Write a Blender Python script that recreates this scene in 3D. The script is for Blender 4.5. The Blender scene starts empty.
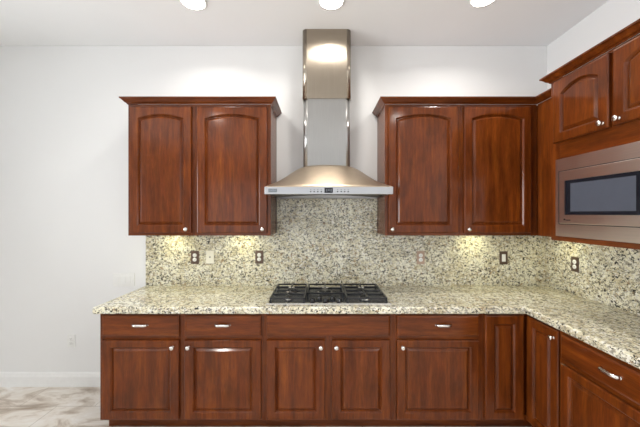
import bpy, bmesh, math, random
from mathutils import Vector, Matrix
PI = math.pi
SC = bpy.context.scene
COL = SC.collection
random.seed(4)

# ------------------------------------------------------------ camera, world, lights, exposure
CAM_Y, CAM_Z = -2.76, 1.561
RW = 2.054          # right wall
CEIL = 3.077
cam = bpy.data.cameras.new('camera')
cam.sensor_width = 36.0
cam.lens = 36.0 * 305.0 / 640.0
camo = bpy.data.objects.new('camera', cam)
camo.location = (0, CAM_Y, CAM_Z)
camo.rotation_euler = (PI / 2, 0, 0)
COL.objects.link(camo)
SC.camera = camo

SC.view_settings.view_transform = 'Standard'
SC.view_settings.look = 'None'
SC.view_settings.gamma = 1.0
SC.view_settings.use_curve_mapping = False
SC.view_settings.exposure = 0.13

world = bpy.data.worlds.new('daylight')
SC.world = world
world.use_nodes = True
world.node_tree.nodes['Background'].inputs[0].default_value = (0.86, 0.92, 1.0, 1)
world.node_tree.nodes['Background'].inputs[1].default_value = 0.4


def area(name, loc, rot, sx, sy, watts, color=(1, 1, 1)):
    l = bpy.data.lights.new(name, 'AREA')
    l.shape = 'RECTANGLE'
    l.size, l.size_y = sx, sy
    l.energy = watts
    l.color = color
    o = bpy.data.objects.new(name, l)
    o.location = loc
    o.rotation_euler = rot
    COL.objects.link(o)
    return o


# added fill lamps at unseen rear and left windows, tilted to brighten the ceiling
area('rear_window_fill', (-.75, -6.35, 1.45), (PI / 2 + math.radians(20), 0, 0), 5.2, 2.2, 49, (0.955, 0.98, 1.0))
lw = area('left_window_fill', (-4.35, -3.1, 1.6), (PI / 2 + math.radians(16), 0, -PI / 2), 2.6, 2.0, 96, (0.955, 0.98, 1.0))
lw.data.spread = math.radians(112)  # spread narrowed to push this fill onto the right-hand fronts
DOWNLIGHT_W = 6.5
ROOM_FILL_W = 16.0
PUCK_W = 0.8


# ------------------------------------------------------------ materials
def new_mat(name):
    m = bpy.data.materials.new(name)
    m.use_nodes = True
    nt = m.node_tree
    return m, nt, nt.nodes['Principled BSDF']


def ramp(nt, stops, fac):
    r = nt.nodes.new('ShaderNodeValToRGB')
    e = r.color_ramp.elements
    while len(e) < len(stops):
        e.new(0.5)
    for i, (p, c) in enumerate(stops):
        e[i].position = p
        e[i].color = (c[0], c[1], c[2], 1) if not isinstance(c, (int, float)) else (c, c, c, 1)
    nt.links.new(fac, r.inputs['Fac'])
    return r.outputs['Color']


def noise(nt, vec, scale, detail=4, rough=0.55, dist=0.0):
    n = nt.nodes.new('ShaderNodeTexNoise')
    n.inputs['Scale'].default_value = scale
    n.inputs['Detail'].default_value = detail
    n.inputs['Roughness'].default_value = rough
    n.inputs['Distortion'].default_value = dist
    nt.links.new(vec, n.inputs['Vector'])
    return n.outputs['Fac']


def coords(nt, scale=(1, 1, 1), rot=(0, 0, 0), rnd=False, loc=(0, 0, 0)):
    tc = nt.nodes.new('ShaderNodeTexCoord')
    out = tc.outputs['Object']
    if rnd:
        oi = nt.nodes.new('ShaderNodeObjectInfo')
        mu = nt.nodes.new('ShaderNodeMath')
        mu.operation = 'MULTIPLY'
        mu.inputs[1].default_value = 37.0
        nt.links.new(oi.outputs['Random'], mu.inputs[0])
        ad = nt.nodes.new('ShaderNodeVectorMath')
        ad.operation = 'ADD'
        nt.links.new(out, ad.inputs[0])
        nt.links.new(mu.outputs[0], ad.inputs[1])
        out = ad.outputs[0]
    mp = nt.nodes.new('ShaderNodeMapping')
    mp.inputs['Scale'].default_value = scale
    mp.inputs['Rotation'].default_value = rot
    mp.inputs['Location'].default_value = loc
    nt.links.new(out, mp.inputs['Vector'])
    return mp.outputs['Vector']


def mix(nt, fac, a, b, mode='MIX'):
    m = nt.nodes.new('ShaderNodeMix')
    m.data_type = 'RGBA'
    m.blend_type = mode
    for sock, v in ((m.inputs[0], fac), (m.inputs[6], a), (m.inputs[7], b)):
        if hasattr(v, 'is_linked') or hasattr(v, 'links'):
            nt.links.new(v, sock)
        elif isinstance(v, (int, float)):
            sock.default_value = v
        else:
            sock.default_value = (v[0], v[1], v[2], 1)
    return m.outputs[2]


def bump(nt, bsdf, h, strength, dist=0.002):
    b = nt.nodes.new('ShaderNodeBump')
    b.inputs['Strength'].default_value = strength
    b.inputs['Distance'].default_value = dist
    nt.links.new(h, b.inputs['Height'])
    nt.links.new(b.outputs[0], bsdf.inputs['Normal'])


def plain(name, col, rough=0.5, metal=0.0, emit=None, strength=0.0):
    m, nt, b = new_mat(name)
    v = coords(nt)
    c = ramp(nt, [(0.3, [x * 0.96 for x in col]), (0.7, col)], noise(nt, v, 25))
    nt.links.new(c, b.inputs['Base Color'])
    b.inputs['Roughness'].default_value = rough
    b.inputs['Metallic'].default_value = metal
    if emit:
        b.inputs['Emission Color'].default_value = (*emit, 1)
        b.inputs['Emission Strength'].default_value = strength
    return m


def paint(name, col, rough=0.6, bscale=110, bstr=0.12):
    m, nt, b = new_mat(name)
    v = coords(nt)
    c = ramp(nt, [(0.35, [x * 0.985 for x in col]), (0.65, col)], noise(nt, v, 1.6, 3))
    nt.links.new(c, b.inputs['Base Color'])
    b.inputs['Roughness'].default_value = rough
    bump(nt, b, noise(nt, v, bscale, 3), bstr)
    return m


def wood(name, scale):
    m, nt, b = new_mat(name)
    v = coords(nt, scale, rnd=True)
    grain = noise(nt, v, 4.0, 7, 0.6, 0.4)
    c = ramp(nt, [(0.22, (0.080, 0.015, 0.0028)), (0.48, (0.128, 0.028, 0.0042)),
                  (0.62, (0.165, 0.039, 0.0052)), (0.85, (0.25, 0.070, 0.0085))], grain)
    v2 = coords(nt, tuple(s ** 0.5 for s in scale), rnd=True)
    blot = ramp(nt, [(0.3, 0.66), (0.7, 1.2)], noise(nt, v2, 4.5, 4, 0.55, 0.6))
    c2 = mix(nt, 1.0, c, blot, 'MULTIPLY')
    fine = ramp(nt, [(0.35, 0.80), (0.58, 1.03)], noise(nt, v, 30.0, 3, 0.5))
    c3 = mix(nt, 1.0, c2, fine, 'MULTIPLY')
    nt.links.new(c3, b.inputs['Base Color'])
    b.inputs['Roughness'].default_value = 0.33
    b.inputs['Coat Weight'].default_value = 0.5
    b.inputs['Coat Roughness'].default_value = 0.12
    b.inputs['Specular IOR Level'].default_value = 0.08
    bump(nt, b, grain, 0.05, 0.001)
    return m


def granite(name):
    m, nt, b = new_mat(name)
    v = coords(nt, (1, 1, 1.25), (0.0, 0.55, 0.4))
    base = ramp(nt, [(0.34, (0.52, 0.45, 0.29)), (0.47, (0.68, 0.63, 0.45)), (0.6, (0.78, 0.75, 0.595))],
                noise(nt, v, 7.0, 5, 0.6, 0.5))
    white = ramp(nt, [(0.52, 0.0), (0.6, 1.0)], noise(nt, v, 42, 4, 0.6, 0.8))
    c = mix(nt, white, base, (0.80, 0.78, 0.70))
    v2 = coords(nt, (1, 1, 1.4), (0.3, 0.6, 0.1), loc=(3.1, 1.7, 5.2))
    grey = ramp(nt, [(0.515, 0.0), (0.575, 0.85)], noise(nt, v2, 40, 4, 0.6, 1.2))
    c = mix(nt, grey, c, (0.27, 0.25, 0.20))
    v3 = coords(nt, (1, 1, 1.3), (0.2, 0.5, 0.9), loc=(7.7, 2.9, 1.3))
    black = ramp(nt, [(0.548, 0.0), (0.592, 1.0)], noise(nt, v3, 50, 4, 0.62, 1.0))
    c = mix(nt, black, c, (0.028, 0.026, 0.024))
    v4 = coords(nt, loc=(1.7, 6.9, 4.3))
    rust = ramp(nt, [(0.62, 0.0), (0.68, 0.8)], noise(nt, v4, 38, 3, 0.5, 0.6))
    c = mix(nt, rust, c, (0.30, 0.20, 0.10))
    nt.links.new(c, b.inputs['Base Color'])
    b.inputs['Roughness'].default_value = 0.16
    return m


def steel(name, col, rough, stretch, brush=0.08, aniso=None):
    m, nt, b = new_mat(name)
    v = coords(nt, stretch)
    n = noise(nt, v, 6.0, 5, 0.6)
    c = ramp(nt, [(0.3, [x * 0.9 for x in col]), (0.7, col)], n)
    nt.links.new(c, b.inputs['Base Color'])
    b.inputs['Metallic'].default_value = 1.0
    smudge = noise(nt, coords(nt), 7.0, 4, 0.6, 1.0)
    r = ramp(nt, [(0.3, rough * 0.93), (0.7, rough * 1.08)], smudge)
    nt.links.new(r, b.inputs['Roughness'])
    if aniso is not None:
        b.inputs['Anisotropic'].default_value = 0.75
        b.inputs['Anisotropic Rotation'].default_value = aniso
        tg = nt.nodes.new('ShaderNodeTangent')
        tg.direction_type = 'RADIAL'
        tg.axis = 'Z'
        nt.links.new(tg.outputs[0], b.inputs['Tangent'])
    bump(nt, b, n, brush, 0.001)
    return m


def stone_floor(name):
    m, nt, b = new_mat(name)
    v = coords(nt, (1.0, 2.6, 1), (0, 0, 0.6))
    n = noise(nt, v, 2.6, 9, 0.62, 1.1)
    c = ramp(nt, [(0.28, (0.30, 0.23, 0.17)), (0.40, (0.54, 0.46, 0.38)), (0.50, (0.76, 0.70, 0.63)),
                  (0.7, (0.88, 0.86, 0.83))], n)
    br = nt.nodes.new('ShaderNodeTexBrick')
    br.inputs['Scale'].default_value = 1.0
    br.inputs['Brick Width'].default_value = 0.61
    br.inputs['Row Height'].default_value = 0.61
    br.inputs['Mortar Size'].default_value = 0.003
    br.inputs['Color1'].default_value = (1, 1, 1, 1)
    br.inputs['Color2'].default_value = (0.92, 0.92, 0.92, 1)
    br.inputs['Mortar'].default_value = (0.6, 0.57, 0.53, 1)
    nt.links.new(coords(nt, loc=(0.3, 0.29, 0)), br.inputs['Vector'])
    c = mix(nt, 1.0, c, br.outputs['Color'], 'MULTIPLY')
    nt.links.new(c, b.inputs['Base Color'])
    b.inputs['Roughness'].default_value = 0.35
    return m


M = {
    'wall': paint('wall_paint', (0.80, 0.80, 0.795)),
    'ceiling': paint('ceiling_paint', (0.88, 0.895, 0.905), 0.8, 60, 0.2),
    'trim': plain('white_trim_paint', (0.86, 0.86, 0.85), 0.35),
    'floor': stone_floor('floor_stone'),
    'wood': wood('cherry_upright_grain', (7.0, 7.0, 0.55)),
    'woodh': wood('cherry_level_grain', (0.55, 7.0, 7.0)),
    'granite': granite('speckled_granite'),
    'steel': steel('brushed_steel_level', (0.56, 0.54, 0.52), 0.27, (0.6, 0.6, 55)),
    'steelwarm': steel('ceiling_tinted_steel', (0.50, 0.405, 0.30), 0.36, (3, 3, 3), 0.0),  # beige of the reflected ceiling put into the canopy colour
    'steelbrown': steel('room_tinted_steel', (0.80, 0.70, 0.64), 0.3, (0.6, 0.6, 55)),  # brown of the reflected room put into the microwave steel colour
    'steeldim': steel('brownish_steel_upright', (0.40, 0.345, 0.28), 0.25, (40, 40, 0.8), 0.03, 0.0),  # browner tint for the upper duct cover
    'steelv': steel('brushed_steel_upright', (0.41, 0.40, 0.39), 0.30, (40, 40, 0.8), 0.03, 0.0),
    'barsteel': steel('pale_brushed_steel', (0.47, 0.47, 0.48), 0.3, (0.6, 0.6, 55), 0.03),
    'darksteel': steel('hood_filter_steel', (0.13, 0.125, 0.12), 0.4, (30, 2, 2)),
    'nickel': steel('satin_nickel', (0.80, 0.78, 0.75), 0.2, (8, 8, 8), 0.02),
    'iron': plain('cast_iron', (0.012, 0.013, 0.016), 0.3),
    'enamel': plain('black_enamel', (0.05, 0.054, 0.062), 0.25),
    'display': plain('black_display_glass', (0.012, 0.013, 0.018), 0.08),
    'screen': plain('tinted_oven_screen', (0.075, 0.085, 0.11), 0.12),
    'mark': plain('dark_mark', (0.02, 0.018, 0.018), 0.5),
    'digit': plain('grey_digit', (0.32, 0.34, 0.38), 0.5),
    'badge': plain('grey_badge', (0.16, 0.18, 0.20), 0.35),
    'whiteplastic': plain('white_plastic', (0.82, 0.82, 0.80), 0.35),
    'cream': plain('cream_plastic', (0.80, 0.77, 0.66), 0.4),
    'bronze': plain('brown_bronze', (0.115, 0.075, 0.055), 0.35, 0.4),
    'pinkbronze': plain('pale_copper', (0.42, 0.30, 0.23), 0.35, 0.4),
    'slot': plain('dark_slot', (0.03, 0.03, 0.03), 0.6),
    'lamp': plain('lit_lens', (0.9, 0.9, 0.88), 0.4, 0, (1.0, 0.96, 0.88), 14.0),
    'pucklens': plain('lit_puck_lens', (0.9, 0.9, 0.8), 0.4, 0, (1.0, 0.93, 0.62), 6.0),
    'inside': plain('cabinet_interior', (0.10, 0.045, 0.025), 0.6),
}
M['woodside'] = wood('cherry_side_warm_reflection', (7.0, 7.0, 0.55))
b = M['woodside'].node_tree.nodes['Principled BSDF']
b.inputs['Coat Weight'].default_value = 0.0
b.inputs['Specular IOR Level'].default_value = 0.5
b.inputs['Specular Tint'].default_value = (1.0, 0.70, 0.42, 1)  # reflected warm wall light put into the side panels' specular tint
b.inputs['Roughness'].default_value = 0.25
M['knobblack'] = plain('black_knob', (0.015, 0.016, 0.018), 0.25)
gl, nt, b = new_mat('window_glass')
b.inputs['Transmission Weight'].default_value = 1.0
b.inputs['Roughness'].default_value = 0.0
b.inputs['IOR'].default_value = 1.1
M['glass'] = gl


# ------------------------------------------------------------ mesh helpers
class MB:
    def __init__(self):
        self.bm = bmesh.new()
        self.mats = []
        self.smooth = False

    def _mi(self, m):
        if m not in self.mats:
            self.mats.append(m)
        return self.mats.index(m)

    def _fin(self, faces, m, smooth=False):
        i = self._mi(m)
        for f in faces:
            f.material_index = i
            f.smooth = smooth

    def box(self, x0, x1, y0, y1, z0, z1, m, bev=0.0, seg=2):
        r = bmesh.ops.create_cube(self.bm, size=1.0)
        vs = r['verts']
        mat = Matrix.Translation(((x0 + x1) / 2, (y0 + y1) / 2, (z0 + z1) / 2)) @ \
            Matrix.Diagonal((abs(x1 - x0), abs(y1 - y0), abs(z1 - z0), 1))
        bmesh.ops.transform(self.bm, matrix=mat, verts=vs)
        faces = set(f for v in vs for f in v.link_faces)
        if bev > 0:
            edges = list(set(e for v in vs for e in v.link_edges))
            rb = bmesh.ops.bevel(self.bm, geom=edges, offset=bev, segments=seg, affect='EDGES', profile=0.5)
            faces = set(f for f in faces if f.is_valid) | set(rb['faces'])
        self._fin(faces, m)
        return self

    def prism(self, poly, z0, z1, m, bev=0.0, seg=3, axis='z'):
        def P(a, c, h):
            return (a, c, h) if axis == 'z' else ((a, h, c) if axis == 'y' else (h, a, c))
        lo = [self.bm.verts.new(P(a, c, z0)) for a, c in poly]
        hi = [self.bm.verts.new(P(a, c, z1)) for a, c in poly]
        n = len(poly)
        fs = [self.bm.faces.new(lo[::-1]), self.bm.faces.new(hi)]
        for i in range(n):
            fs.append(self.bm.faces.new((lo[i], lo[(i + 1) % n], hi[(i + 1) % n], hi[i])))
        bmesh.ops.recalc_face_normals(self.bm, faces=fs)
        if bev > 0:
            edges = list(set(e for f in fs[:2] for e in f.edges))
            rb = bmesh.ops.bevel(self.bm, geom=edges, offset=bev, segments=seg, affect='EDGES', profile=0.5)
            fs = [f for f in fs if f.is_valid] + list(rb['faces'])
        self._fin(fs, m)
        return self

    def loops(self, loops, m, cap0=True, cap1=True, smooth=False, closed=True):
        rows = [[self.bm.verts.new(p) for p in lp] for lp in loops]
        fs = []
        n = len(rows[0])
        for a, c in zip(rows[:-1], rows[1:]):
            for i in range(n if closed else n - 1):
                j = (i + 1) % n
                fs.append(self.bm.faces.new((a[i], a[j], c[j], c[i])))
        if cap0:
            fs.append(self.bm.faces.new(rows[0][::-1]))
        if cap1:
            fs.append(self.bm.faces.new(rows[-1]))
        bmesh.ops.recalc_face_normals(self.bm, faces=fs)
        self._fin(fs, m, smooth)
        return self

    def lathe(self, prof, m, origin=(0, 0, 0), axis='z', seg=24, smooth=True, sx=1.0):
        """prof: (radius, height) pairs; closed at both ends."""
        loops = []
        for r, h in prof:
            lp = []
            for k in range(seg):
                a = 2 * PI * k / seg
                p, q = r * math.cos(a) * sx, r * math.sin(a)
                if axis == 'z':
                    v = (p, q, h)
                elif axis == '-y':
                    v = (p, -h, q)
                else:
                    v = (h, p, q)
                lp.append((v[0] + origin[0], v[1] + origin[1], v[2] + origin[2]))
            loops.append(lp)
        return self.loops(loops, m, smooth=smooth)

    def tube(self, pts, r, m, seg=8, flat=1.0):
        pts = [Vector(p) for p in pts]
        loops = []
        for i, p in enumerate(pts):
            t = (pts[min(i + 1, len(pts) - 1)] - pts[max(i - 1, 0)]).normalized()
            up = Vector((0, 0, 1)) if abs(t.z) < 0.95 else Vector((1, 0, 0))
            a = t.cross(up).normalized()
            c = a.cross(t).normalized()
            loops.append([p + a * (r * math.cos(2 * PI * k / seg)) + c * (r * flat * math.sin(2 * PI * k / seg))
                          for k in range(seg)])
        return self.loops(loops, m, smooth=True)

    def build(self, name, parent=None, loc=None):
        me = bpy.data.meshes.new(name)
        self.bm.to_mesh(me)
        self.bm.free()
        for m in self.mats:
            me.materials.append(M[m])
        o = bpy.data.objects.new(name, me)
        COL.objects.link(o)
        if parent:
            o.parent = parent
        if loc:
            o.location = loc
        return o


def tag(o, label, cat, group=None):
    o['label'] = label
    o['category'] = cat
    if group:
        o['group'] = group
    return o


def thing(name, label, cat, loc=(0, 0, 0), rz=0.0, group=None):
    o = bpy.data.objects.new(name, None)
    o.empty_display_size = 0.1
    COL.objects.link(o)
    o.location = loc
    o.rotation_euler = (0, 0, rz)
    return tag(o, label, cat, group)


def struct(o):
    o['kind'] = 'structure'
    return o


# ------------------------------------------------------------ the room
LW, FW = -4.5, -6.5
struct(MB().box(LW - .1, RW + .1, FW - .1, .1, -.1, 0, 'floor').build('floor'))
struct(MB().box(LW - .1, RW + .1, FW - .1, .1, CEIL, CEIL + .1, 'ceiling').build('ceiling'))
struct(MB().box(LW - .1, RW + .1, 0, .1, 0, CEIL, 'wall').build('wall_back'))
struct(MB().box(RW, RW + .1, FW, 0, 0, CEIL, 'wall').build('wall_right'))


def wall_with_window(name, win, along, a0, a1, w0, w1, z0, z1, p, q):
    mb = MB()

    def bx(u0, u1, za, zb, mm=mb, mat='wall', d0=p, d1=q):
        if along == 'x':
            mm.box(u0, u1, d0, d1, za, zb, mat)
        else:
            mm.box(d0, d1, u0, u1, za, zb, mat)
    bx(a0, w0, 0, CEIL)
    bx(w1, a1, 0, CEIL)
    bx(w0, w1, 0, z0)
    bx(w0, w1, z1, CEIL)
    struct(mb.build(name))
    f = MB()
    mid = (p + q) / 2
    for u0, u1, za, zb in ((w0, w0 + .06, z0, z1), (w1 - .06, w1, z0, z1), (w0 + .06, w1 - .06, z0, z0 + .06),
                           (w0 + .06, w1 - .06, z1 - .06, z1), ((w0 + w1) / 2 - .04, (w0 + w1) / 2 + .04, z0 + .06, z1 - .06)):
        bx(u0, u1, za, zb, f, 'trim', mid - .03, mid + .03)
    fo = struct(f.build(win))
    g = MB()
    bx(w0 + .06, (w0 + w1) / 2 - .04, z0 + .06, z1 - .06, g, 'glass', mid - .004, mid + .004)
    bx((w0 + w1) / 2 + .04, w1 - .06, z0 + .06, z1 - .06, g, 'glass', mid - .004, mid + .004)
    g.build('pane', fo)


wall_with_window('wall_front', 'window_1', 'x', LW, RW, -3.4, 1.9, 0.3, 2.6, FW - .1, FW)
wall_with_window('wall_left', 'window_2', 'y', FW, 0, -4.5, -1.7, 0.5, 2.7, LW - .1, LW)

bbp = [(0, 0), (-.015, 0), (-.015, .095), (-.012, .100), (-.012, .112), (-.006, .127), (0, .127)]
struct(MB().prism(bbp, LW, -1.552, 'trim', axis='x').build('baseboard_back'))

# ------------------------------------------------------------ cabinet kit


def door_mesh(w, h, t=.022, stile=.06, rb=.06, rt=.06, arch=0.0, mat='wood', n=15):
    mb = MB()
    hw = w / 2

    def outer(e, y):
        lp = [(-hw + e, y, e), (hw - e, y, e)]
        for k in range(n):
            x = (hw - e) * (1 - 2 * k / (n - 1))
            lp.append((x, y, h - e))
        return lp

    def inner(e, y):
        xr = hw - stile - e
        lp = [(-xr, y, rb + e), (xr, y, rb + e)]
        for k in range(n):
            x = xr * (1 - 2 * k / (n - 1))
            u = x / (hw - stile)
            lp.append((x, y, h - rt - arch + arch * (1 - u * u) - e))
        return lp
    loops = [outer(0, 0), outer(0, -t + .006), outer(.0025, -t + .0022), outer(.008, -t), inner(-.004, -t), inner(0, -t + .002),
             inner(.006, -t + .010), inner(.009, -t + .015), inner(.012, -t + .015), inner(.027, -t + .0035),
             inner(.030, -t + .003)]
    mb.loops(loops, mat)
    return mb


def slab_mesh(w, h, t=.02, mat='woodh'):
    mb = MB()

    def lp(e, y):
        return [(-w / 2 + e, y, e), (w / 2 - e, y, e), (w / 2 - e, y, h - e), (-w / 2 + e, y, h - e)]
    mb.loops([lp(0, 0), lp(0, -t + .008), lp(.0025, -t + .004), lp(.012, -t + .0005), lp(.016, -t)], mat)
    return mb


def knob(parent, x, y, z):
    mb = MB()
    mb.lathe([(.0095, 0), (.0095, .002), (.0055, .004), (.005, .012), (.009, .016), (.0145, .019), (.0155, .023),
              (.0135, .027), (.008, .0295), (.002, .030)], 'nickel', (0, 0, 0), '-y', 20)
    return mb.build('knob', parent, (x, y, z))


def handle(parent, x, y, z, w=.100):
    mb = MB()
    pts = []
    for k in range(17):
        u = -1 + 2 * k / 16
        yy = -.021 * (1 - abs(u) ** 5) - .001
        pts.append((u * w / 2, yy, .003 * (1 - u * u)))
    mb.tube(pts, .0082, 'nickel', 10, 1.15)
    for s in (-1, 1):
        mb.lathe([(.0095, 0), (.009, .003), (.006, .006)], 'nickel', (s * w / 2, 0, 0), '-y', 14)
    return mb.build('handle', parent, (x, y, z))


def carcass(w, d, z0, z1, parent, lift=0.0, name='carcass'):
    """hollow box of panels; back at y=0, front at y=-d"""
    t = .016
    mb = MB()
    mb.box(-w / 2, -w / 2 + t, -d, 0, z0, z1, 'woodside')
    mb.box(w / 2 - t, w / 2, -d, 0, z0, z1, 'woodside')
    mb.box(-w / 2 + t, w / 2 - t, -d, 0, z0 + lift, z0 + lift + t, 'wood')
    mb.box(-w / 2 + t, w / 2 - t, -d, 0, z1 - t, z1, 'wood')
    mb.box(-w / 2 + t, w / 2 - t, -.008, 0, z0 + lift + t, z1 - t, 'inside')
    return mb.build(name, parent)


def face_frame(w, d, z0, z1, stiles, rails, parent):
    """stiles: x ranges (full height); rails: z ranges between outer stiles"""
    mb = MB()
    xs = sorted(stiles)
    for a, c in xs:
        mb.box(a, c, -d - .019, -d, z0, z1, 'wood', .001, 1)
    for za, zb in rails:
        for (a0, a1), (c0, c1) in zip(xs[:-1], xs[1:]):
            mb.box(a1, c0, -d - .0185, -d, za, zb, 'woodh')
    return mb.build('face_frame', parent)


def toe(w, d, parent, x0=None, x1=None):
    x0 = -w / 2 if x0 is None else x0
    x1 = w / 2 if x1 is None else x1
    return MB().box(x0, x1, -d + .07, -.02, .0, .105, 'woodh').build('toe_kick', parent)


BT = .862          # top of the base cabinets
DF = .591          # carcass depth; frame makes 0.61
ZD0, ZD1 = .702, .849      # drawer fronts
ZO0, ZO1 = .120, .6755     # base doors


def base_unit(name, label, x0, x1, fronts, drawers, loc=None, rz=0.0, group='base cabinets under the counter', origin=None):
    """fronts: (xa, xb, knob_x or None, knob_z); drawers: (xa, xb, has_handle). x in world along the run"""
    xc = (x0 + x1) / 2
    w = x1 - x0
    t = thing(name, label, 'cabinet', loc or (xc, -.002, 0), rz, group)
    d = DF - .002
    carcass(w, d, .105, BT, t)
    xs = [(-w / 2, -w / 2 + .038), (w / 2 - .038, w / 2)]
    if len(fronts) == 2:
        m = (fronts[0][1] + fronts[1][0]) / 2 - xc
        xs.append((m - .035, m + .035))
    face_frame(w, d, .105, BT, xs, [(.105, .14), (.655, .725), (BT - .035, BT)], t)
    toe(w, d, t)
    yf = -d - .019
    for xa, xb, kx, kz in fronts:
        do = door_mesh(xb - xa, ZO1 - ZO0, stile=.06, rb=.052, rt=.05).build('door', t, ((xa + xb) / 2 - xc, yf, ZO0))
        if kx is not None:
            knob(do, kx - (xa + xb) / 2, -.02, kz - ZO0)
    for xa, xb, hd in drawers:
        nm = 'drawer' if hd else 'false_drawer_front'
        dr = slab_mesh(xb - xa, ZD1 - ZD0).build(nm, t, ((xa + xb) / 2 - xc, yf, ZD0))
        if hd:
            handle(dr, 0 if hd is True else hd, -.02, .079)
    return t


base_unit('base_cabinet', 'cherry base cabinet at the far left counter end, its door knob at top right',
          -1.549, -.976, [(-1.526, -.986, -1.028, .629)], [(-1.526, -.986, True)])
base_unit('base_cabinet', 'cherry base cabinet just left of the cooktop cabinet, its door knob at top left',
          -.976, -.397, [(-.9476, -.412, -.917, .629)], [(-.9476, -.412, True)])
base_unit('base_cabinet', 'cherry two-door base cabinet below the gas cooktop with a blank front and no drawer pull',
          -.397, .5195, [(-.3736, .035, .006, .629), (.0838, .4923, .114, .629)], [(-.3736, .4923, False)])
base_unit('base_cabinet', 'cherry base cabinet between the cooktop cabinet and the corner cabinet, drawer above wide door',
          .5195, 1.144, [(.5377, 1.113, .576, .629)], [(.5377, 1.113, .038)])

# corner cabinet: an L with a door on each face
t = thing('corner_cabinet', 'cherry inside-corner base cabinet with two tall narrow doors meeting at a right angle', 'cabinet', (1.60, -.30, 0))
ox, oy = 1.60, -.30
FX = 1.46 + .019
EY = -.928
poly = [(1.144, -.002), (2.05, -.002), (2.05, EY), (FX, EY), (FX, -DF), (1.144, -DF)]
MB().prism([(a - ox, c - oy) for a, c in poly], .105, BT, 'wood').build('carcass', t)
MB().prism([(a - ox, c - oy) for a, c in [(1.144, -.02), (2.04, -.02), (2.04, EY), (FX + .07, EY), (FX + .07, -DF + .07), (1.144, -DF + .07)]],
           0, .105, 'woodh').build('toe_kick', t)
mb = MB()
fy = -.61
mb.box(1.144 - ox, 1.182 - ox, fy - oy, -DF - oy, .105, BT, 'wood', .001, 1)
mb.box(1.182 - ox, 1.46 - ox, fy - oy, -DF - oy, .105, .14, 'woodh')
mb.box(1.182 - ox, 1.46 - ox, fy - oy, -DF - oy, BT - .035, BT, 'woodh')
mb.box(1.46 - ox, FX - ox, EY - oy, EY + .038 - oy, .105, BT, 'wood', .001, 1)
mb.box(1.46 - ox, FX - ox, EY + .038 - oy, -DF - oy, .105, .14, 'wood')
mb.box(1.46 - ox, FX - ox, EY + .038 - oy, -DF - oy, BT - .035, BT, 'wood')
mb.build('face_frame', t)
door_mesh(.272, ZD1 - ZO0, stile=.066, rb=.052, rt=.062).build('door', t, ((1.154 + 1.426) / 2 - ox, fy - oy, ZO0))
d2 = door_mesh(.283, ZD1 - ZO0, stile=.062, rb=.052, rt=.062).build('door', t, (1.46 - ox, -(.632 + .915) / 2 - oy, ZO0))
d2.rotation_euler = (0, 0, -PI / 2)
knob(d2, .105, -.02, .795 - ZO0)

# right-hand base unit, turned to face left
W = 1.552 - .928
base_unit('base_cabinet', 'cherry base cabinet against the right wall below the microwave, nickel pull on its drawer',
          -W / 2, W / 2, [(-.287, .287, None, 0)], [(-.287, .287, .026)], loc=(2.05, -(1.552 + .928) / 2, 0), rz=-PI / 2)

# ------------------------------------------------------------ countertop and backsplash
ct = [(-1.57, -.001), (RW - .002, -.001), (RW - .002, -1.575), (1.422, -1.575), (1.422, -.655), (-1.57, -.655)]
tag(MB().prism(ct, BT + .002, .914, 'granite', .012, 4).build('countertop'),
    'L-shaped speckled beige granite countertop over the cherry base cabinets', 'countertop')
HB = 1.697   # hood bottom
bs = [(-1.566, .914), (RW - .024, .914), (RW - .024, 1.383), (.515, 1.383), (.515, HB - .002), (-.388, HB - .002), (-.388, 1.383), (-1.566, 1.383)]
tag(MB().prism(bs, -.020, -.001, 'granite', axis='y').build('granite_backsplash'),
    'speckled granite backsplash on the back wall, stepping up behind the cooktop', 'backsplash')
tag(MB().box(RW - .022, RW - .001, -1.575, -.001, .914, 1.383, 'granite').build('granite_backsplash'),
    'speckled granite backsplash on the right wall below the microwave', 'backsplash')

# ------------------------------------------------------------ upper cabinets
UZ0, UZ1 = 1.385, 2.43
UD = .311


def upper_unit(label, x0, x1, xa, xb, kx, fr0=.03, fr1=.03):
    xc = (x0 + x1) / 2
    w = x1 - x0
    t = thing('wall_cabinet', label, 'cabinet', (xc, -.002, 0), 0, 'wall cabinets either side of the hood')
    d = UD - .002
    carcass(w, d, UZ0, UZ1, t, .016)
    face_frame(w, d, UZ0, UZ1, [(-w / 2, -w / 2 + fr0), (w / 2 - fr1, w / 2)], [(UZ0, UZ0 + .04), (UZ1 - .04, UZ1)], t)
    do = door_mesh(xb - xa, 2.408 - 1.407, stile=.062, rb=.062, rt=.062, arch=.034, n=25).build('door', t, ((xa + xb) / 2 - xc, -d - .019, 1.407))
    knob(do, kx - (xa + xb) / 2, -.02, .030)
    return t


upper_unit('cherry wall cabinet farthest left, arched door panel with knob at bottom right', -1.5275, -.995, -1.505, -1.019, -1.055)
upper_unit('cherry wall cabinet beside the hood on its left, arched door with knob bottom right', -.995, -.392, -.973, -.418, -.4525)
upper_unit('cherry wall cabinet beside the hood on its right, arched door with knob bottom left', .518, 1.118, .541, 1.096, .5686)
upper_unit('cherry wall cabinet on the back wall nearest the right corner and microwave cabinet', 1.118, 1.728, 1.14, 1.672, 1.173, .03, .052)

# blind corner piece on the right wall between the corner and the microwave unit
t = thing('filler_cabinet', 'narrow plain cherry filler cabinet in the corner left of the microwave', 'cabinet', (1.89, -.37, 0))
MB().box(1.748 - 1.89, 2.05 - 1.89, -.719 + .37, -.003 + .37, UZ0, UZ1, 'wood').build('carcass', t)
MB().box(1.731 - 1.89, 1.748 - 1.89, -.719 + .37, -.332 + .37, UZ0, UZ1, 'wood', .001, 1).build('front_panel', t)

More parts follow.
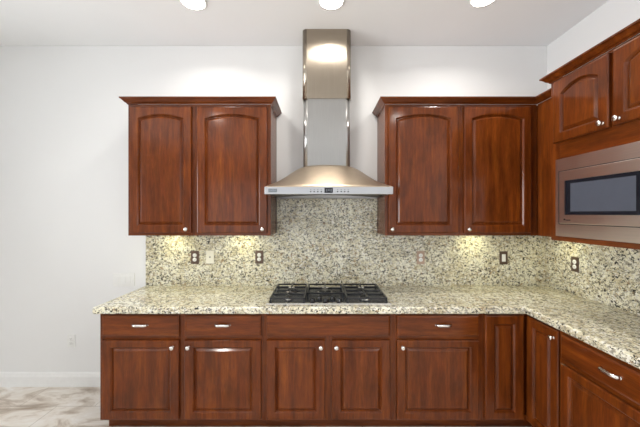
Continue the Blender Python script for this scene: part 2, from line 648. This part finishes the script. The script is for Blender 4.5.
# microwave cabinet on the right wall
MX = 1.545
MC = -1.159
MW = 2 * (1.159 - .721)
t = thing('microwave_cabinet', 'deep cherry cabinet on the right wall housing the microwave, two arched doors above it', 'cabinet', (2.05, MC, 0), -PI / 2)
D = 2.05 - MX - .019
tk = .016
mb = MB()
mb.box(-MW / 2, -MW / 2 + tk, -D, 0, UZ0, UZ1, 'wood')
mb.box(MW / 2 - tk, MW / 2, -D, 0, UZ0, UZ1, 'wood')
for za in (UZ0, 1.97, UZ1 - tk):
    mb.box(-MW / 2 + tk, MW / 2 - tk, -D, 0, za, za + tk, 'wood')
mb.box(-MW / 2 + tk, MW / 2 - tk, -.008, 0, UZ0 + tk, UZ1 - tk, 'inside')
mb.build('carcass', t)
mb = MB()
mb.box(-MW / 2, -MW / 2 + .075, -D - .019, -D, UZ0, UZ1, 'wood', .001, 1)
mb.box(MW / 2 - .075, MW / 2, -D - .019, -D, UZ0, UZ1, 'wood', .001, 1)
for za, zb in ((UZ0, 1.435), (1.89, 2.035), (2.395, UZ1)):
    mb.box(-MW / 2 + .075, MW / 2 - .075, -D - .0185, -D, za, zb, 'woodh')
mb.box(-.03, .03, -D - .0185, -D, 2.035, 2.395, 'wood')
mb.build('face_frame', t)
for s in (-1, 1):
    do = door_mesh(.383, 2.412 - 2.018, stile=.06, rb=.056, rt=.05, arch=.042, n=25).build('door', t, (s * .2045, -D - .019, 2.018))
    knob(do, -s * (.2045 - .045), -.02, .030)

for k in ('display', 'enamel'):
    M[k].node_tree.nodes['Principled BSDF'].inputs['Specular IOR Level'].default_value = 0.22
# microwave with its steel trim kit
t = thing('microwave', 'stainless steel built-in microwave with a dark glass window in the right wall cabinet', 'microwave', (2.05, MC, 1.403), -PI / 2)
zo = -1.403
yf = -D - .019
MB().box(-.34, .34, yf + .02, -.06, .0, 1.87 + zo, 'darksteel').build('body', t)
mb = MB()
TW = .383
z0, z1 = 1.4166, 1.909
zi0, zi1 = 1.4925, 1.832
for xa, xb, za, zb in ((-TW, TW, z0, zi0), (-TW, TW, zi1, z1), (-TW, -TW + .022, zi0, zi1), (TW - .022, TW, zi0, zi1)):
    mb.box(xa, xb, yf - .012, yf - .0005, za + zo, zb + zo, 'steelbrown')
mb.build('trim_frame', t)
mb = MB()
for xa, xb, za, zb in ((-TW + .0222, -.3522, zi0, zi1), (-.3522, .3522, zi0 + .0002, zi0 + .0038), (-.3522, .3522, zi1 - .0038, zi1 - .0002), (.3522, TW - .0222, zi0, zi1)):
    mb.box(xa, xb, yf - .0115, yf - .001, za + zo, zb + zo, 'mark')
mb.build('dark_gap_fill', t)  # dark strips added for the shade in the gap round the door
mb = MB()
DW = .352
mb.box(-DW, .235, yf - .016, yf + .018, zi0 + .004 + zo, zi1 - .004 + zo, 'steelbrown', .004, 2)
do = mb.build('door', t)
MB().box(-.300, .188, yf - .0185, yf - .0155, 1.553 + zo, 1.766 + zo, 'display', .001, 1).build('window_border', do)
MB().box(-.258, .128, yf - .0195, yf - .018, 1.573 + zo, 1.745 + zo, 'screen', .0005, 1).build('window', do)
MB().box(-.3075, -.3005, yf - .0185, yf - .0155, 1.553 + zo, 1.766 + zo, 'barsteel').build('edge_strip', do)
mb = MB()
mb.box(-.312, -.300, yf - .0175, yf - .0155, 1.520 + zo, 1.528 + zo, 'mark')
mb.box(-.297, -.262, yf - .0175, yf - .0155, 1.518 + zo, 1.5225 + zo, 'mark')
mb.build('maker_mark', do)
mb = MB()
mb.tube([(.212, yf - .016, 1.56 + zo), (.212, yf - .05, 1.57 + zo), (.212, yf - .05, 1.75 + zo), (.212, yf - .016, 1.76 + zo)], .008, 'nickel', 10)
mb.build('handle', do)
MB().box(.241, DW, yf - .015, yf + .018, zi0 + .004 + zo, zi1 - .004 + zo, 'display', .003, 2).build('control_panel', t)

# crown mouldings
CP = [(0, 2.4305), (.007, 2.4305), (.009, 2.437), (.020, 2.443), (.030, 2.455), (.038, 2.464), (.041, 2.4655), (.046, 2.4665), (.046, 2.476), (0, 2.476)]


def crown(path, label):
    path = [Vector((a, c)) for a, c in path]
    n = len(path)
    loops = []
    for i, p in enumerate(path):
        ns = []
        if i > 0:
            d = (path[i] - path[i - 1]).normalized()
            ns.append(Vector((d.y, -d.x)))
        if i < n - 1:
            d = (path[i + 1] - path[i]).normalized()
            ns.append(Vector((d.y, -d.x)))
        if len(ns) == 2:
            s = ns[0] + ns[1]
            m = s * (2.0 / s.length_squared)
        else:
            m = ns[0]
        loops.append([(p.x + m.x * o, p.y + m.y * o, z) for o, z in CP])
    tag(MB().loops(loops, 'woodh').build('crown_molding'), label, 'crown molding')


crown([(-1.5275, -.002), (-1.5275, -.33), (-.392, -.33), (-.392, -.002)], 'dark cherry crown molding along the top of the left pair of wall cabinets')
crown([(.518, -.002), (.518, -.33), (1.7305, -.33), (1.7305, -.72), (MX, -.72), (MX, MC - MW / 2)],
      'long dark cherry crown molding over the right wall cabinets, turning the corner above the microwave')

# ------------------------------------------------------------ range hood
HX = .0625
HW = .4525
HD = .615
t = thing('range_hood', 'stainless steel chimney range hood with arched canopy above the gas cooktop', 'range hood', (HX, 0, HB))
TAB = [(0, 1), (.2, .985), (.41, .93), (.555, .81), (.77, .52), (.9, .36), (1.0, .27)]


def hprof(u):
    u = abs(u)
    for (a, p), (c, q) in zip(TAB[:-1], TAB[1:]):
        if u <= c + 1e-9:
            i = TAB.index((a, p))
            pm = TAB[i - 1] if i > 0 else (-c, q)
            qn = TAB[i + 2] if i + 2 < len(TAB) else (c + (c - a), q + (q - p))
            m0 = (q - pm[1]) / (c - pm[0])
            m1 = (qn[1] - p) / (qn[0] - a)
            s = (u - a) / (c - a)
            h = c - a
            return ((2 * s ** 3 - 3 * s ** 2 + 1) * p + (s ** 3 - 2 * s ** 2 + s) * h * m0 + (-2 * s ** 3 + 3 * s ** 2) * q + (s ** 3 - s ** 2) * h * m1)
    return TAB[-1][1]


mb = MB()
NU = 40
ys = [-HD + .004] + [-HD + .004 + (HD - .258) * k / 12 for k in range(1, 13)] + [-.12, -.002]
loops = []
for y in ys:
    s = min(1.0, (y + HD - .004) / (HD - .258))
    g = s ** .92
    lp = []
    for k in range(NU + 1):
        u = -1 + 2 * k / NU
        lp.append((u * (HW - .001), y, .0525 + .211 * hprof(u) * g))
    lp += [(HW - .001, y, .045), (-(HW - .001), y, .045)]
    loops.append(lp)
mb.loops(loops, 'steelwarm', smooth=True)
can = mb.build('canopy', t)
mb = MB()
mb.box(-HW, HW, -HD, -HD + .03, 0, .052, 'barsteel', .002, 2)
mb.box(-HW, -HW + .012, -HD + .03, -.022, .004, .046, 'steel')
mb.box(HW - .012, HW, -HD + .03, -.022, .004, .046, 'steel')
bar = mb.build('control_bar', t)
dsp = MB().box(-.031, .028, -HD - .0015, -HD + .001, .009, .045, 'display', .0004, 1).build('display', bar)
mb = MB()
for k in range(3):
    xx = -.020 + k * .016
    for za, zb, xa, xb in ((.019, .0205, 0, .008), (.0265, .028, 0, .008), (.034, .0355, 0, .008), (.0205, .034, 0, .0015), (.0205, .034, .0065, .008)):
        if k == 1 and xa == 0 and xb == .008 and za < .02:
            continue
        mb.box(xx + xa, xx + xb, -HD - .0021, -HD - .0012, za, zb, 'digit')
mb.build('digits', dsp)
for i, px in enumerate((310.7, 314.2, 317.8, 321.3, 337.6, 341.2, 344.7, 348.2)):
    xx = (px - 320) / 305 * (2.76 - HD) - HX
    mbb = MB()
    mbb.lathe([(.0052, 0), (.0050, .002), (.003, .0026)], 'mark', (0, 0, 0), '-y', 12)
    mbb.box(-.004, .004, -.0012, .0004, .013, .0155, 'mark')
    mbb.build('button', bar, (xx, -HD + .0003, .018))
bd = MB().box(-HW + .027, -HW + .088, -HD - .002, -HD + .001, .013, .039, 'badge', .001, 1).build('badge', bar)
mb = MB()
for k in range(5):
    xx = -HW + .036 + k * .0092
    mb.box(xx, xx + .0022, -HD - .0026, -HD - .0018, .0215, .0325, 'digit')
    mb.box(xx + .0022, xx + .0065, -HD - .0026, -HD - .0018, .0215 + .0045 * (k % 3), .024 + .0045 * (k % 3), 'digit')
mb.build('lettering', bd)
# arched underside
mb = MB()
N = 24
arc = [(-HW + .02 + (2 * HW - .04) * k / N, .008 + .020 * (1 - (2 * k / N - 1) ** 2)) for k in range(N + 1)]
mb.prism(arc + [(HW - .02, .044), (-HW + .02, .044)], -HD + .06, -.03, 'darksteel', axis='y')
und = mb.build('filter_panel', t)
for s in (-1, 1):
    MB().lathe([(.032, 0), (.032, .006), (.026, .008), (.02, .008)], 'trim', (s * .30, -HD + .14, .008), 'z', 20).build('lamp', und)


def rrect(x0, x1, y0, y1, r, z, n=6):
    lp = []
    for cx, cy, a0 in ((x1 - r, y0 + r, -PI / 2),):
        for k in range(n + 1):
            a = a0 + (PI / 2) * k / n
            lp.append((cx + r * math.cos(a), cy + r * math.sin(a), z))
    lp += [(x1, y1, z), (x0, y1, z)]
    for k in range(n + 1):
        a = PI + (PI / 2) * k / n
        lp.append((x0 + r + r * math.cos(a), y0 + r + r * math.sin(a), z))
    return lp


cx = .0555 - HX
for nm, hw_, yf_, za, zb in (('lower_duct_cover', .1945, -.250, .235, 2.512 - HB), ('upper_duct_cover', .2005, -.256, 2.506 - HB, CEIL - HB - .001)):
    mb = MB()
    mb.loops([rrect(cx - hw_, cx + hw_, yf_, -.002, .036, za), rrect(cx - hw_, cx + hw_, yf_, -.002, .036, zb)], 'steelv' if nm[0] == 'l' else 'steeldim', smooth=False)
    o = mb.build(nm, t)
    for f in o.data.polygons:
        f.use_smooth = abs(f.normal.z) < .5 and f.normal.y < -.01 and f.area < .05

# ------------------------------------------------------------ gas cooktop
CT = .9145
CW, CY0, CY1 = .444, -.612, -.125
t = thing('gas_cooktop', 'black five-burner gas cooktop with a steel rim set into the granite counter', 'cooktop', (.0605, (CY0 + CY1) / 2, CT))
hd = (CY1 - CY0) / 2
mb = MB()
mb.box(-CW, CW, -hd, hd, 0, .006, 'nickel', .002, 2)
mb.box(-CW, CW, -hd, -hd + .024, .004, .013, 'nickel', .003, 2)
mb.box(-CW, CW, hd - .012, hd, .004, .013, 'nickel', .003, 2)
mb.box(-CW, -CW + .016, -hd + .024, hd - .012, .004, .013, 'nickel', .003, 2)
mb.box(CW - .016, CW, -hd + .024, hd - .012, .004, .013, 'nickel', .003, 2)
mb.build('tray_rim', t)
MB().box(-CW + .017, CW - .017, -hd + .025, hd - .013, .006, .009, 'enamel', .001, 1).build('burner_pan', t)


def grate(x0, x1, y0, y1, centers):
    mb = MB()
    bz0, bz1 = .034, .046
    r = .0055
    for xx in (x0 + r, x1 - r):
        mb.box(xx - r, xx + r, y0, y1, bz0, bz1, 'iron', .002, 1)
    for yy in (y0 + r, y1 - r):
        mb.box(x0 + 2 * r, x1 - 2 * r, yy - r, yy + r, bz0, bz1, 'iron', .002, 1)
    if len(centers) == 2:
        ym = (y0 + y1) / 2
        mb.box(x0 + 2 * r, x1 - 2 * r, ym - r, ym + r, bz0, bz1, 'iron', .002, 1)
    for xx in (x0 + .008, x1 - .008):
        for yy in (y0 + .008, y1 - .008):
            mb.box(xx - .007, xx + .007, yy - .007, yy + .007, .0092, bz0, 'iron')
    for cx_, cy_, lx, ly in centers:
        for sx, sy in ((1, 0), (-1, 0), (0, 1), (0, -1)):
            a = Vector((cx_ + sx * .024, cy_ + sy * .024))
            c = Vector((cx_ + sx * lx, cy_ + sy * ly))
            mb.box(min(a.x, c.x) - (.0045 if sy else 0), max(a.x, c.x) + (.0045 if sy else 0),
                   min(a.y, c.y) - (.0045 if sx else 0), max(a.y, c.y) + (.0045 if sx else 0), bz0, bz1 + .004, 'iron', .0015, 1)
    return mb.build('grate', t)


def burner(x, y, r):
    mb = MB()
    mb.lathe([(r * 1.25, .0092), (r * 1.25, .012), (r * 1.0, .013), (r * .95, .020)], 'steel', (x, y, 0), 'z', 28)
    b_ = mb.build('burner', t)
    MB().lathe([(r, .020), (r * 1.02, .024), (r * .9, .028), (r * .3, .029)], 'iron', (x, y, 0), 'z', 28).build('burner_cap', b_)


xl0, xl1, xc1, xr1 = -.422, -.165, .128, .422
cl = (xl0 + xl1) / 2
cr = (xc1 + xr1) / 2
gy0, gy1 = -hd + .028, hd - .018
qy = (gy1 - gy0) / 4
grate(xl0, xl1 - .003, gy0, gy1, [(cl, -qy, .118, qy - .008), (cl, qy, .118, qy - .008)])
grate(xc1 + .003, xr1, gy0, gy1, [(cr, -qy, .135, qy - .008), (cr, qy, .135, qy - .008)])
cc = (xl1 + xc1) / 2
ky = -hd + .165
grate(xl1 + .003, xc1 - .003, ky, gy1, [(cc, (ky + gy1) / 2, .133, (gy1 - ky) / 2 - .008)])
for x, y, r in ((cl, -qy, .030), (cl, qy, .038), (cr, -qy, .038), (cr, qy, .030), (cc, (ky + gy1) / 2, .05)):
    burner(x, y, r)
for x, y in ((cc - .096, -hd + .06), (cc, -hd + .06), (cc + .096, -hd + .06), (cc - .048, -hd + .115), (cc + .048, -hd + .115)):
    mb = MB()
    mb.lathe([(.024, .0092), (.024, .012), (.0195, .013), (.018, .032), (.0165, .034)], 'knobblack', (0, 0, 0), 'z', 22)
    kb = mb.build('control_knob', t, (x, y, 0))
    MB().box(-.0035, .0035, -.017, .017, .033, .041, 'knobblack', .001, 1).build('grip', kb)

# ------------------------------------------------------------ outlets and switches


def wall_plate(name, label, cat, x, z, plate_mat, kind, w=.072, h=.118, y=-.0205, rz=0.0, loc=None, group=None):
    t = thing(name, label, cat, loc or (x, y, z), rz, group)
    p = MB()
    p.box(-w / 2, w / 2, -.006, 0, -h / 2, h / 2, plate_mat, .0025, 2)
    p.build('plate', t)
    if kind == 'outlet':
        for s in (-1, 1):
            r = MB()
            r.lathe([(.0172, 0), (.0172, .0085), (.0155, .0095)], 'whiteplastic', (0, 0, s * .0195), '-y', 24)
            ro = r.build('receptacle', t)
            k = MB()
            for dx in (-.006, .006):
                k.box(dx - .001, dx + .001, -.0099, -.0093, s * .0195 - .001, s * .0195 + .007, 'slot')
            k.lathe([(.0022, .0093), (.0022, .0099)], 'slot', (0, 0, s * .0195 - .0075), '-y', 10)
            k.build('slots', ro)
        MB().lathe([(.003, .005), (.0025, .0072)], 'nickel', (0, 0, 0), '-y', 10).build('screw', t)
    elif kind == 'rocker':
        MB().box(-.0165, .0165, -.0095, -.005, -.033, .033, 'whiteplastic', .0015, 2).build('rocker', t)
    elif kind == 'jack':
        MB().lathe([(.006, .005), (.006, .009), (.003, .0095)], 'slot', (0, 0, 0), '-y', 14).build('jack', t)
        for s in (-1, 1):
            MB().lathe([(.003, .005), (.0025, .0072)], 'cream', (0, 0, s * .042), '-y', 10).build('screw', t)
    elif kind == 'triple':
        for dx in (-.046, 0, .046):
            MB().box(dx - .0165, dx + .0165, -.0095, -.005, -.033, .033, 'whiteplastic', .0015, 2).build('rocker', t)
    return t


S = 2.74 / 305


def wx(px):
    return (px - 320) * S


def wz(py):
    return CAM_Z - (py - 213.5) * S


wall_plate('outlet', 'brown outlet with two white sockets on the left backsplash, beside the cream plate', 'outlet', wx(195), wz(257.3), 'bronze', 'outlet')
wall_plate('jack_plate', 'cream wall plate with a small dark center hole on the left backsplash', 'wall plate', wx(210.2), wz(257), 'cream', 'jack')
wall_plate('outlet', 'brown outlet with two white sockets on the backsplash just left of the cooktop', 'outlet', wx(259.3), wz(257), 'bronze', 'outlet')
wall_plate('outlet', 'pale copper outlet on the backsplash right of the cooktop', 'outlet', wx(420.5), wz(257.5), 'pinkbronze', 'outlet')
wall_plate('light_switch', 'brown switch plate with one white rocker on the backsplash near the right corner', 'light switch', wx(503.3), wz(257.8), 'bronze', 'rocker')
dR = (RW - .0225) * 305 / (575.3 - 320)
wall_plate('outlet', 'brown outlet on the right wall backsplash below the microwave', 'outlet', 0, 0, 'bronze', 'outlet',
           loc=(RW - .0225, dR - 2.76, CAM_Z - (264.3 - 213.5) * dR / 305), rz=-PI / 2)
SW = 2.76 / 305
wall_plate('light_switch', 'wide white multi-switch plate on the white wall just left of the granite backsplash', 'light switch',
           (124 - 320) * SW, CAM_Z - (279.7 - 213.5) * SW, 'whiteplastic', 'triple', w=.195, h=.12, y=-.0005)
wall_plate('outlet', 'white outlet low on the bare white wall left of the base cabinets', 'outlet',
           (71.5 - 320) * SW, CAM_Z - (340.5 - 213.5) * SW, 'whiteplastic', 'outlet', y=-.0005)

# ------------------------------------------------------------ lamps


def disk_light(name, parent, loc, r, watts, color, spread):
    l = bpy.data.lights.new(name, 'AREA')
    l.shape = 'DISK'
    l.size = r * 2
    l.energy = watts
    l.color = color
    l.spread = spread
    o = bpy.data.objects.new(name, l)
    o.parent = parent
    o.location = loc
    COL.objects.link(o)
    return o


def downlight(x, y, lab, watts):
    t = thing('recessed_light', lab, 'ceiling light', (x, y, CEIL), 0, 'recessed ceiling lights')
    MB().loops([[(r * math.cos(2 * PI * k / 32), r * math.sin(2 * PI * k / 32), z) for k in range(32)] for r, z in
                ((.098, -.0005), (.098, -.004), (.090, -.007), (.082, -.007), (.080, -.0045))], 'trim', cap1=False, smooth=True).build('trim_ring', t)
    MB().lathe([(.0795, -.0045), (.078, -.008), (.05, -.0105), (.01, -.0115)], 'lamp', (0, 0, 0), 'z', 28).build('lens', t)
    disk_light('lamp_light', t, (0, 0, -.014), .07, watts, (1.0, .965, .91), math.radians(150))


for px, d, lab in ((193, 2.178, 'lit round recessed ceiling light above the left wall cabinets'),
                   (331.3, 2.175, 'lit round recessed ceiling light directly in front of the hood chimney'),
                   (484, 2.145, 'lit round recessed ceiling light above the right wall cabinets')):
    downlight((px - 320) / 305 * d, d - 2.76, lab, DOWNLIGHT_W)
for x, lab in ((-1.6, 'left'), (1.2, 'right')):  # unseen second row, added to light the cabinet fronts from above
    downlight(x, -2.7, 'unseen recessed ceiling light added out in the room on the %s, away from the cabinets' % lab, ROOM_FILL_W)

for x, y, z, lab in ((-1.30, -.14, UZ0 + .016, 'small round puck light under the far left wall cabinet'),
                     (-.68, -.14, UZ0 + .016, 'small round puck light under the wall cabinet left of the hood'),
                     (1.36, -.14, UZ0 + .016, 'small round puck light under the corner wall cabinet on the right'),
                     (1.90, -.30, UZ0, 'unseen small puck light added under the narrow filler cabinet beside the microwave')):  # hidden extra puck, added to brighten the right corner
    t = thing('puck_light', lab, 'cabinet light', (x, y, z), 0, 'puck lights under the wall cabinets')
    MB().lathe([(.034, 0), (.034, -.008), (.030, -.011), (.027, -.011)], 'trim', (0, 0, 0), 'z', 24).build('rim', t)
    MB().lathe([(.0265, -.0095), (.024, -.0125), (.005, -.013)], 'pucklens', (0, 0, 0), 'z', 20).build('lens', t)
    disk_light('puck_lamp', t, (0, 0, -.0145), .024, PUCK_W if x < 1.5 else PUCK_W * .6, (1.0, .95, .58), PI)
